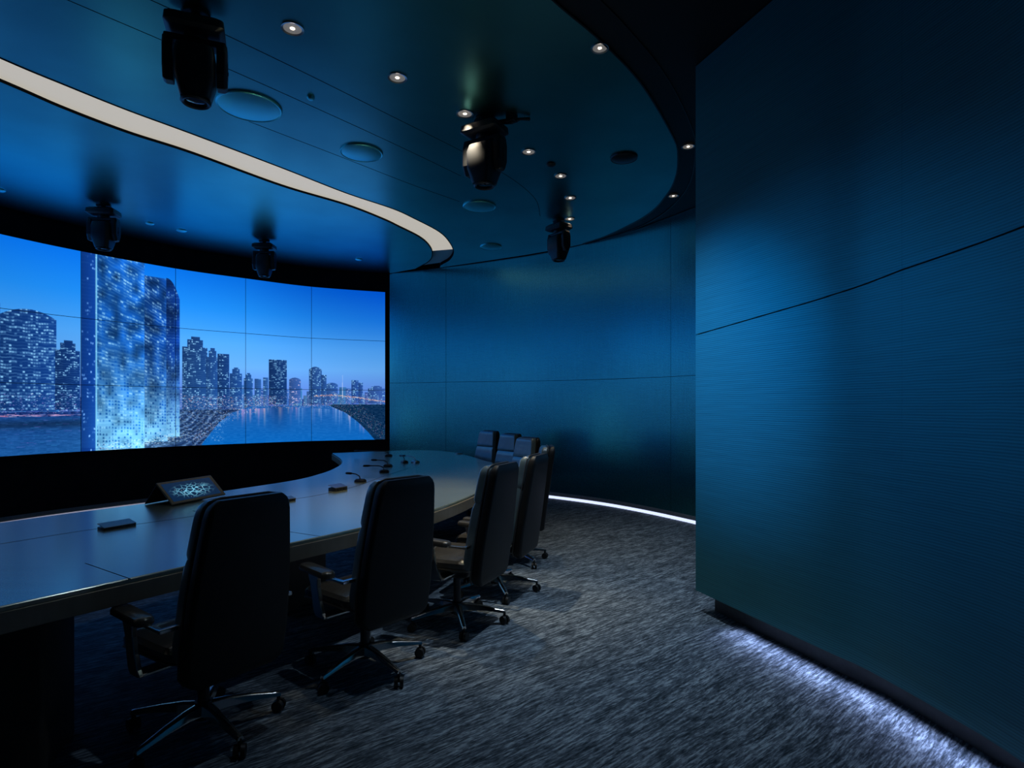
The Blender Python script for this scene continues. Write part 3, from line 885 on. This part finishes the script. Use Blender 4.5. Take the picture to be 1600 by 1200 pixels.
im, WSCR, SZ0, SH = city_picture()
m, t, b = new_mat('skyline picture on display')
tx = nd(t, 'ShaderNodeTexImage'); tx.image = im; tx.extension = 'EXTEND'
b.inputs['Base Color'].default_value = (0.01, 0.01, 0.01, 1); b.inputs['Roughness'].default_value = 0.5
t.links.new(tx.outputs['Color'], b.inputs['Emission Color']); b.inputs['Emission Strength'].default_value = SCREEN_GAIN
M['screen'] = m
vw = thing('video_wall', 'huge curved video wall showing a city skyline and river at dusk', 'video wall', (SCR.at(SCR.knots[5]).x, SCR.at(SCR.knots[5]).y, 0))
vloc = vw.location.copy()
cols = [0.03, 1.2, 2.42, SCR.knots[3] + 0.02 - 0.0, SCR.knots[4], SCR.knots[5], SCR.knots[6], SCR.knots[7], SCR.knots[8]]
cols = [0.03, 1.15, 2.3, SCR.knots[4] - 1.25, SCR.knots[4], SCR.knots[5], SCR.knots[6], SCR.knots[7], SCR.knots[8]]
GAP = 0.0035
for a, b_ in zip(cols, cols[1:]):
    for r_ in range(3):
        za = SZ0 + SH * r_ / 3 + GAP; zb = SZ0 + SH * (r_ + 1) / 3 - GAP
        bm = bmesh.new(); lay = bm.loops.layers.uv.new('UVMap')
        n = 8; V = []
        for i in range(n + 1):
            s = a + GAP + (b_ - a - 2 * GAP) * i / n
            p = SCR.at(s); q = SCR.off(s, -0.045)
            V.append((s, [bm.verts.new(Vector((p.x, p.y, za)) - vloc), bm.verts.new(Vector((p.x, p.y, zb)) - vloc),
                          bm.verts.new(Vector((q.x, q.y, zb)) - vloc), bm.verts.new(Vector((q.x, q.y, za)) - vloc)]))
        front = []
        for (sa, A), (sb, B) in zip(V, V[1:]):
            f = bm.faces.new((A[0], B[0], B[1], A[1])); front.append(f)
            for l, (ss, zz) in zip(f.loops, ((sa, za), (sb, za), (sb, zb), (sa, zb))):
                l[lay].uv = (ss / WSCR, (zz - SZ0) / SH)
            for i0, i1 in ((1, 2), (2, 3), (3, 0)):
                g = bm.faces.new((A[i0], B[i0], B[i1], A[i1])); g.material_index = 1
        for A in (V[0][1], V[-1][1]):
            g = bm.faces.new(A); g.material_index = 1
        o = obj('display_panel', bm, M['screen'], vw)
        o.data.materials.append(M['bezel'])

# ------------------------------------------------------------------ table
TZ = 0.75
outer = [(-3.1, 0.4), (-2.45, 1.4), (-1.91, 2.22), (-1.55, 2.75), (-1.23, 3.23), (-0.92, 3.68), (-0.56, 4.33), (-0.31, 5.12), (-0.14, 5.95), (-0.10, 6.8), (-0.17, 7.6), (-0.38, 8.17), (-0.59, 8.77), (-0.88, 9.45), (-1.24, 9.93), (-1.70, 10.05), (-2.16, 9.84), (-2.55, 9.62)]
inner = [(-2.85, 9.43), (-2.62, 8.9), (-2.40, 8.35), (-2.22, 7.75), (-2.13, 7.1), (-2.12, 6.58), (-2.2, 6.0), (-2.52, 5.28), (-2.81, 4.60), (-3.16, 4.04), (-3.45, 3.5), (-3.95, 2.5), (-4.6, 1.3)]
TO = Path(outer, 6); TI = Path(inner, 6)
table = thing('conference_table', 'long curved dark conference table reflecting the blue video wall', 'table', (-1.9, 5.5, 0))
tl = table.location.copy()
oc = [(p.x - tl.x, p.y - tl.y) for p in TO.p] + [(p.x - tl.x, p.y - tl.y) for p in TI.p]
TT = plate('tabletop', oc, TZ - 0.026, TZ, M['table_top'], table, bevel=0.008)


def inset(P_, d, rev=False):
    return [(q.x, q.y) for q in (P_.off(s, d) for s in P_.s)]


fo = [(x - tl.x, y - tl.y) for x, y in inset(TO, -0.004)] + [(x - tl.x, y - tl.y) for x, y in inset(TI, -0.004)]
# fascia: band under the top, set back a touch


def band(name, P_, o0, o1, z0, z1, m, s0=0, s1=None):
    o = sweep(name, P_, s0, P_.L if s1 is None else s1, o0, o1, z0, z1, m, table, n=None, bevel=0.003)
    o.location = (-tl.x, -tl.y, 0)
    return o


# the outer path runs away from the camera with the room side on its right
band('edge_band', TO, 0.006, -0.05, TZ - 0.105, TZ - 0.022, M['table_edge'])
band('edge_band', TI, 0.006, -0.05, TZ - 0.105, TZ - 0.022, M['table_edge'])
plate('underside', [(x - tl.x, y - tl.y) for x, y in inset(TO, -0.06)] + [(x - tl.x, y - tl.y) for x, y in inset(TI, -0.06)], TZ - 0.09, TZ - 0.06, M['leg'], table)
# inlay joint along the middle of the top and a few cross joints
J = Path([at(-40, 857, TZ), at(0, 850, TZ), at(145, 827, TZ), at(219, 818.5, TZ), at(330, 802, TZ), at(450, 781.5, TZ), at(500, 773, TZ), at(555, 760, TZ), at(600, 744, TZ), at(640, 731, TZ)], 6)
o = sweep('inlay_joint', J, 0, J.L, -0.003, 0.003, TZ - 0.002, TZ + 0.0006, M['joint'], table, n=60); o.location = (-tl.x, -tl.y, 0)
for (xa, ya), (xb, yb) in (((133, 880), (205, 905)), ((440, 829), (500, 838)), ((330, 803), (300, 798))):
    p, q = Vector(at(xa, ya, TZ)), Vector(at(xb, yb, TZ))
    pp = Path([p, q], 3)
    o = sweep('cross_joint', pp, 0, pp.L, -0.002, 0.002, TZ - 0.002, TZ + 0.0006, M['joint'], table, n=3); o.location = (-tl.x, -tl.y, 0)


def pedestal(cx, cy, ang, w_, d_):
    bm = bmesh.new()
    loft(bm, [[(x, y, z) for x, y in rrect(w_ / 2, d_ / 2, 0.02, 3)] for z in (0.0, TZ - 0.085)])
    o = obj('pedestal', bm, M['leg'], table, smooth=True)
    o.location = (cx - tl.x, cy - tl.y, 0); o.rotation_euler = (0, 0, ang)


pedestal(-2.16, 2.52, math.radians(18), 0.42, 0.34)
pedestal(-1.75, 4.55, math.radians(57), 0.5, 0.4)
pedestal(-1.15, 6.9, math.radians(88), 0.6, 0.4)
pedestal(-1.6, 9.3, math.radians(0), 0.6, 0.4)


# ------------------------------------------------------------------ chairs
def make_chair():
    t = thing('office_chair', '', 'chair', (0, 0, 0), 0, 'black leather office chairs around the conference table')
    L = M['leather']

    def ybk(z):      # centre line of the back (chair faces +y): upright low, leaning back higher up
        u = (z - 0.30) / 0.81
        return -0.225 - 0.03 * u - 0.085 * u ** 2 - 0.02 * math.sin(PI * u)
    # rear shell
    def hw(z): return float(np.interp(z, [0.33, 0.345, 0.38, 0.5, 0.7, 0.9, 1.04, 1.08, 1.10, 1.115], [0.175, 0.205, 0.228, 0.234, 0.226, 0.207, 0.190, 0.181, 0.168, 0.145]))
    bm = bmesh.new(); rings = []
    for z in [0.328, 0.335, 0.35, 0.38, 0.42, 0.5, 0.6, 0.7, 0.8, 0.9, 0.98, 1.04, 1.075, 1.095, 1.108, 1.115]:
        th = float(np.interp(z, [0.328, 0.35, 1.07, 1.115], [0.018, 0.034, 0.032, 0.016]))
        rings.append([(x, y + ybk(z) - 0.018 - 0.06 * (1 - (x / 0.25) ** 2) * 0.35, z) for x, y in rrect(hw(z), th, th * 0.6, 5)])
    loft(bm, rings)
    back = obj('backrest', bm, L, t, smooth=True)
    # piping round the rear edge
    pts = []
    zz = [0.345, 0.38, 0.5, 0.7, 0.9, 1.04, 1.085, 1.105]
    for z in zz: pts.append((hw(z) - 0.004, ybk(z) + 0.012, z))
    for x in (0.11, 0.0, -0.11): pts.append((x, ybk(1.112) + 0.010 , 1.115))
    for z in zz[::-1]: pts.append((-hw(z) + 0.004, ybk(z) + 0.012, z))
    bm = bmesh.new(); add_tube(bm, pts, 0.006, 8); obj('piping', bm, M['piping'], back, smooth=True)
    # front cushions: head and lumbar, with bolsters
    def cushion(name, za, zb, dep, wsc):
        bm = bmesh.new(); rings = []
        N = 12
        for i in range(N + 1):
            u = i / N; z = za + (zb - za) * u
            e = (1 - (2 * u - 1) ** 10)
            th = dep * (0.55 + 0.45 * max(0, e) ** 0.5)
            ring = []
            for x, y in rrect(hw(z) * wsc * (0.985 + 0.015 * max(0, e)), th, th * 0.62, 6):
                bol = 0.012 * abs(x / 0.2) ** 3
                ring.append((x, y + ybk(z) + 0.030 + bol, z))
            rings.append(ring)
        loft(bm, rings)
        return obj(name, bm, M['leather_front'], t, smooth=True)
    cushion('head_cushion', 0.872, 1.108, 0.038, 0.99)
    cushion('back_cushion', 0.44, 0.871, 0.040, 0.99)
    # seat
    bm = bmesh.new(); rings = []
    for z, g in ((0.400, -0.05), (0.408, -0.02), (0.43, 0.0), (0.465, 0.002), (0.485, -0.012), (0.495, -0.05), (0.498, -0.12)):
        ring = []
        for x, y in rrect(0.245 + g, 0.245 + g, 0.08, 6):
            zz_ = z + 0.012 * (abs(x) / 0.25) ** 3 - 0.035 * max(0, (y - 0.10) / 0.15) ** 2
            ring.append((x, y + 0.03, zz_))
        rings.append(ring)
    loft(bm, rings)
    seat = obj('seat', bm, M['leather_seat'], t, smooth=True)
    bm = bmesh.new(); pts = [(x * 1.0, y + 0.03, 0.437 - 0.035 * max(0, (y - 0.10) / 0.15) ** 2) for x, y in rrect(0.247, 0.247, 0.08, 5)]
    add_tube(bm, pts, 0.005, 6, closed=True); obj('piping', bm, M['piping'], seat, smooth=True)
    # arms
    for s in (-1, 1):
        bm = bmesh.new(); rings = []
        for z, g in ((0.602, -0.006), (0.608, 0.0), (0.624, 0.0), (0.634, -0.006), (0.638, -0.018)):
            rings.append([(s * 0.295 + x, y + 0.02, z + 0.006 * (y / 0.13)) for x, y in rrect(0.040 + g, 0.135 + g, 0.036, 6)])
        loft(bm, rings)
        obj('armrest', bm, M['leather_seat'], t, smooth=True)
        bm = bmesh.new()
        # broad polished upright from below the seat to the pad, and a bar back to the backrest
        rings = []
        for y, z, hw_, tx_ in ((-0.02, 0.375, 0.045, 0.0), (0.0, 0.40, 0.042, 0.008), (0.02, 0.46, 0.036, 0.010), (0.035, 0.53, 0.034, 0.010), (0.045, 0.575, 0.042, 0.010), (0.04, 0.603, 0.060, 0.012)):
            rings.append([(s * 0.292 + a * 0.011, y + b * hw_, z) for a, b in ((-1, -1), (1, -1), (1, 1), (-1, 1))])
        loft(bm, rings)
        add_box(bm, s * 0.07 if s > 0 else -0.303, 0.303 if s > 0 else -0.07, -0.06, 0.02, 0.372, 0.386)
        add_box(bm, s * 0.292 - 0.012, s * 0.292 + 0.012, -0.215, -0.05, 0.592, 0.606)
        x0, x1 = sorted((s * 0.304, s * 0.215))
        add_box(bm, x0, x1, -0.235, -0.21, 0.590, 0.608)
        obj('arm_frame', bm, M['chrome'], t, bevel=0.004)
    # mechanism and column
    bm = bmesh.new()
    loft(bm, [[(x, y + 0.0, z) for x, y in rrect(hx, hy, 0.02, 3)] for hx, hy, z in ((0.06, 0.08, 0.325), (0.10, 0.13, 0.35), (0.13, 0.16, 0.398))])
    add_tube(bm, [(0.1, 0.03, 0.355), (0.24, 0.04, 0.35), (0.27, 0.04, 0.35)], 0.007, 8)
    add_box(bm, -0.05, 0.05, -0.26, -0.10, 0.345, 0.375)
    obj('tilt_mechanism', bm, M['dark_metal'], t, smooth=True)
    bm = bmesh.new(); add_cyl(bm, (0, 0, 0.10), (0, 0, 0.335), 0.026, n=20); add_cyl(bm, (0, 0, 0.07), (0, 0, 0.145), 0.045, 0.038, n=24)
    obj('gas_lift', bm, M['dark_metal'], t, smooth=True)
    for i in range(5):
        a = 2 * PI * i / 5
        ca, sa = math.cos(a), math.sin(a)
        R3 = Matrix.Rotation(a, 4, 'Z')
        bm = bmesh.new(); rings = []
        for x, zt, hh, ww in ((0.03, 0.140, 0.05, 0.030), (0.10, 0.137, 0.040, 0.026), (0.20, 0.122, 0.028, 0.021), (0.29, 0.104, 0.020, 0.017), (0.338, 0.094, 0.016, 0.015)):
            rings.append([tuple(R3 @ Vector(p)) for p in ((x, -ww, zt - hh), (x, ww, zt - hh), (x, ww * 0.75, zt - 0.006), (x, ww * 0.35, zt), (x, -ww * 0.35, zt), (x, -ww * 0.75, zt - 0.006))])
        loft(bm, rings)
        leg = obj('base_leg', bm, M['chrome'], t, smooth=True)
        # twin-wheel caster
        bm = bmesh.new()
        c = Vector((0.330 * ca, 0.330 * sa, 0.030))
        ta = a + 0.9
        dx = Vector((math.cos(ta), math.sin(ta), 0))
        for sgn in (-1, 1):
            p0 = c + dx * (0.006 * sgn); p1 = c + dx * (0.024 * sgn)
            add_cyl(bm, p0, p1, 0.030, 0.027, n=20)
        add_cyl(bm, c, (c.x, c.y, 0.085), 0.009, n=12)
        obj('caster', bm, M['rubber'], leg, smooth=True)
        
    return t


chair0 = make_chair()
# x, y, heading the chair faces (degrees, plan), base angle offset, label
DIR = [(-1.42, 2.74, 146, -38, 'nearest office chair at lower left, seen from behind, fully showing its wide black back'),
       (-0.84, 3.40, 140, -44, 'second office chair from the left, seen from behind in front of the table edge'),
       (-0.38, 4.12, 156, -77, 'third office chair from the left, turned partly sideways at the bend of the table'),
       (-0.13, 4.82, 160, -75, 'fourth office chair from the left, narrow dark back overlapping the chair behind'),
       (0.01, 5.74, 180, -54, 'fifth office chair, side on, its back edge farthest right against the blue wall'),
       (-0.08, 7.12, 212, 10, 'office chair on the far side, nearest of the three with blue-lit fronts'),
       (-0.28, 8.08, 216, 20, 'office chair on the far side, middle of the three with blue-lit fronts'),
       (-0.60, 8.98, 220, 30, 'farthest office chair, leftmost of the three with blue-lit fronts')]
for i, (x, y, hd, ba, lb) in enumerate(DIR):
    o = chair0 if i == 0 else copy_tree(chair0)
    o.location = (x, y, 0.0); rz = math.radians(hd - 90); o.rotation_euler = (0, 0, rz)
    o['label'] = lb
    for ch in [q for q in bpy.data.objects if q.parent == o]:
        if ch.name.startswith('base_leg'):
            ch.rotation_euler = (0, 0, math.radians(ba) - rz)


# ------------------------------------------------------------------ things on the table
M['touch'] = None
m, t, b = new_mat('touch panel picture')
tc = nd(t, 'ShaderNodeTexCoord')
mp = nd(t, 'ShaderNodeMapping'); mp.inputs['Scale'].default_value = (9, 6, 1); t.links.new(tc.outputs['UV'], mp.inputs['Vector'])
vo = nd(t, 'ShaderNodeTexVoronoi', Scale=1.1, feature='DISTANCE_TO_EDGE'); t.links.new(mp.outputs[0], vo.inputs['Vector'])
ln = ramp(t, vo.outputs['Distance'], [(0.0, (0.35, 0.85, 1.0)), (0.05, (0.12, 0.5, 0.8)), (0.10, (0.0, 0.0, 0.0))])
vo2 = nd(t, 'ShaderNodeTexVoronoi', Scale=1.7); t.links.new(mp.outputs[0], vo2.inputs['Vector'])
dots = ramp(t, vo2.outputs['Distance'], [(0.0, (1.0, 1.0, 1.0)), (0.12, (0.7, 0.9, 1.0)), (0.2, (0, 0, 0))])
gr = nd(t, 'ShaderNodeTexGradient', gradient_type='SPHERICAL')
mp3 = nd(t, 'ShaderNodeMapping'); mp3.inputs['Location'].default_value = (-1.05, -1.05, 0); mp3.inputs['Scale'].default_value = (2.1, 2.3, 1)
t.links.new(tc.outputs['UV'], mp3.inputs['Vector']); t.links.new(mp3.outputs[0], gr.inputs['Vector'])
ad = nd(t, 'ShaderNodeMixRGB', blend_type='ADD'); ad.inputs[0].default_value = 1.0
t.links.new(ln, ad.inputs[1]); t.links.new(dots, ad.inputs[2])
mu = nd(t, 'ShaderNodeMixRGB', blend_type='MULTIPLY'); mu.inputs[0].default_value = 1.0
t.links.new(ad.outputs[0], mu.inputs[1]); t.links.new(gr.outputs['Color'], mu.inputs[2])
a2 = nd(t, 'ShaderNodeMixRGB', blend_type='ADD'); a2.inputs[0].default_value = 1.0; a2.inputs[2].default_value = (0.001, 0.016, 0.055, 1)
t.links.new(mu.outputs[0], a2.inputs[1])
b.inputs['Base Color'].default_value = (0.01, 0.01, 0.012, 1); b.inputs['Roughness'].default_value = 0.25
t.links.new(a2.outputs[0], b.inputs['Emission Color']); b.inputs['Emission Strength'].default_value = 1.0
M['touch'] = m


def from_px(x, y, z=TZ):
    p = at(x, y, z); return Vector((p[0], p[1], z))


# touch panel: front lower edge runs between two points on the table
pL = from_px(270, 791); pR = from_px(366, 772)
ux = (pR - pL); wid = 0.54; ux.normalize()
uy = Vector((-ux.y, ux.x, 0))       # away from the viewer side
cen = pL + ux * wid / 2
ang = math.atan2(ux.y, ux.x)
tp = thing('touch_panel', 'tilted touch screen control panel glowing blue on the near table', 'control panel', (cen.x, cen.y, TZ), ang)
D, Hh = 0.155, 0.155
bm = bmesh.new()
slope = math.atan2(Hh, D)
Lf = math.hypot(D, Hh)
mtx = Matrix.Rotation(slope, 4, 'X')
add_box(bm, -wid / 2, wid / 2, 0, Lf, -0.012, 0.0, Matrix.Translation((0, 0, 0.0125)) @ mtx)
obj('front_frame', bm, M['bronze'], tp, bevel=0.004)
bm = bmesh.new()
add_box(bm, -wid / 2, wid / 2, -0.006, 0.0, 0, math.hypot(D * 0.75, Hh), Matrix.Translation((0, D * 1.72, 0.006)) @ Matrix.Rotation(math.atan2(D * 0.75, Hh), 4, 'X'))
obj('rear_support', bm, M['dark_metal'], tp, bevel=0.002)
bm = bmesh.new(); lay = bm.loops.layers.uv.new('UVMap')
q = [(-wid / 2 + 0.025, 0.022), (wid / 2 - 0.035, 0.022), (wid / 2 - 0.035, Lf - 0.02), (-wid / 2 + 0.025, Lf - 0.02)]
T4 = Matrix.Translation((0, 0, 0.012)) @ mtx
vv = [bm.verts.new(T4 @ Vector((x, y, 0.0012))) for x, y in q] + [bm.verts.new(T4 @ Vector((x, y, -0.002))) for x, y in q]
f = bm.faces.new(vv[:4])
for l, uv in zip(f.loops, ((0, 0), (1, 0), (1, 1), (0, 1))): l[lay].uv = uv
for i in range(4): bm.faces.new((vv[i], vv[(i + 1) % 4], vv[4 + (i + 1) % 4], vv[4 + i]))
obj('display', bm, M['touch'], tp)


def desk_box(x, y, yaw, w_, d_, h_, label, lid=True):
    p = from_px(x, y)
    t = thing('cable_box', label, 'table socket box', (p.x, p.y, TZ), yaw, 'flip-top socket boxes along the table joint')
    bm = bmesh.new()
    loft(bm, [[(a, b_, z) for a, b_ in rrect(w_ / 2 - g, d_ / 2 - g, 0.008, 3)] for g, z in ((0, 0.0), (0, h_ * 0.5), (0.006, h_ * 0.6))])
    obj('housing', bm, M['dark_metal'], t, smooth=True)
    bm = bmesh.new(); add_box(bm, -w_ / 2, w_ / 2, -d_ / 2, d_ / 2, 0, 0.005, Matrix.Translation((0, 0, h_ * 0.75)) @ Matrix.Rotation(0.25, 4, 'X'))
    obj('lid', bm, M['steel'], t, bevel=0.002)
    bm = bmesh.new()
    for k in range(3): add_box(bm, -w_ / 3 + k * w_ / 4, -w_ / 3 + k * w_ / 4 + 0.018, -d_ / 2 - 0.004, -d_ / 2 + 0.002, 0.004, h_ * 0.45)
    obj('socket', bm, M['rubber'], t)
    return t


desk_box(183, 824, math.radians(63), 0.19, 0.08, 0.03, 'flat metal socket box on the table at lower left, left of the glowing touch panel')
desk_box(528, 766, math.radians(62), 0.15, 0.09, 0.05, 'socket box with two bright spots on the blue part of the table')
desk_box(449, 783, math.radians(62), 0.12, 0.06, 0.03, 'small socket box at the right edge of the nearest chair back')


def mic(x, y, yaw, ln_, label, m='dark_metal'):
    p = from_px(x, y)
    t = thing('table_microphone', label, 'microphone', (p.x, p.y, TZ), yaw, 'low microphones on the far table')
    bm = bmesh.new()
    loft(bm, [[(a, b_, z) for a, b_ in rrect(0.055 - g, 0.04 - g, 0.02, 4)] for g, z in ((0, 0.0), (0.002, 0.018), (0.014, 0.030))])
    obj('microphone_base', bm, M[m], t, smooth=True)
    bm = bmesh.new(); add_tube(bm, [(0.0, 0, 0.024), (0.01, 0.0, 0.055), (0.05, 0, 0.075), (ln_ - 0.04, 0, 0.08)], 0.006, 8)
    n_ = obj('gooseneck', bm, M[m], t, smooth=True)
    bm = bmesh.new(); add_tube(bm, [(ln_ - 0.045, 0, 0.08), (ln_ - 0.03, 0, 0.08), (ln_ + 0.02, 0, 0.08), (ln_ + 0.03, 0, 0.08)], [0.007, 0.012, 0.012, 0.006], 10)
    obj('capsule', bm, M['rubber'], n_, smooth=True)
    return t


mic(563, 753, math.radians(160), 0.14, 'low dark microphone just right of the socket box on the blue part of the table')
mic(600, 738, math.radians(200), 0.20, 'dark microphone at the edge of the blue reflection, nearer of two')
mic(606, 729, math.radians(175), 0.18, 'dark microphone directly behind its neighbour at the edge of the blue reflection')
mic(607, 713, math.radians(180), 0.48, 'farthest microphone with a long dark arm pointing left across the blue reflection')
mic(632, 723, math.radians(120), 0.16, 'dark microphone left of the silver one on the brown part of the table')
mic(649, 723, math.radians(140), 0.24, 'silver microphone shining on the brown part of the table', 'steel')
p = from_px(717, 709)
bm = bmesh.new(); add_lathe(bm, [(0.06, 0), (0.06, 0.012), (0.045, 0.018), (0, 0.02)], 20)
tag(obj('table_puck', bm, M['steel'], smooth=True), 'small flat silver puck near the far edge of the table', 'table puck').location = p



# ------------------------------------------------------------------ blue fill spots added below two stage lights to brighten the near wall


def beam(i, target, power, cone):
    hd = head_objs[i]
    ld = bpy.data.lights.new('wall_fill_spot', 'SPOT'); ld.energy = power; ld.color = (0.0, 0.34, 1.0)
    ld.spot_size = math.radians(cone); ld.spot_blend = 1.0; ld.shadow_soft_size = 0.06
    lo = bpy.data.objects.new('wall_fill_spot', ld); C.objects.link(lo)
    src = Vector((hd.location.x, hd.location.y, CEIL - 0.63))
    lo.location = src
    lo.rotation_euler = (Vector(target) - src).to_track_quat('-Z', 'Y').to_euler()


beam(0, (1.40, 4.2, 1.76), WALL_FILL, 34)
beam(3, (1.72, 3.3, 1.62), WALL_FILL * 1.0, 20)
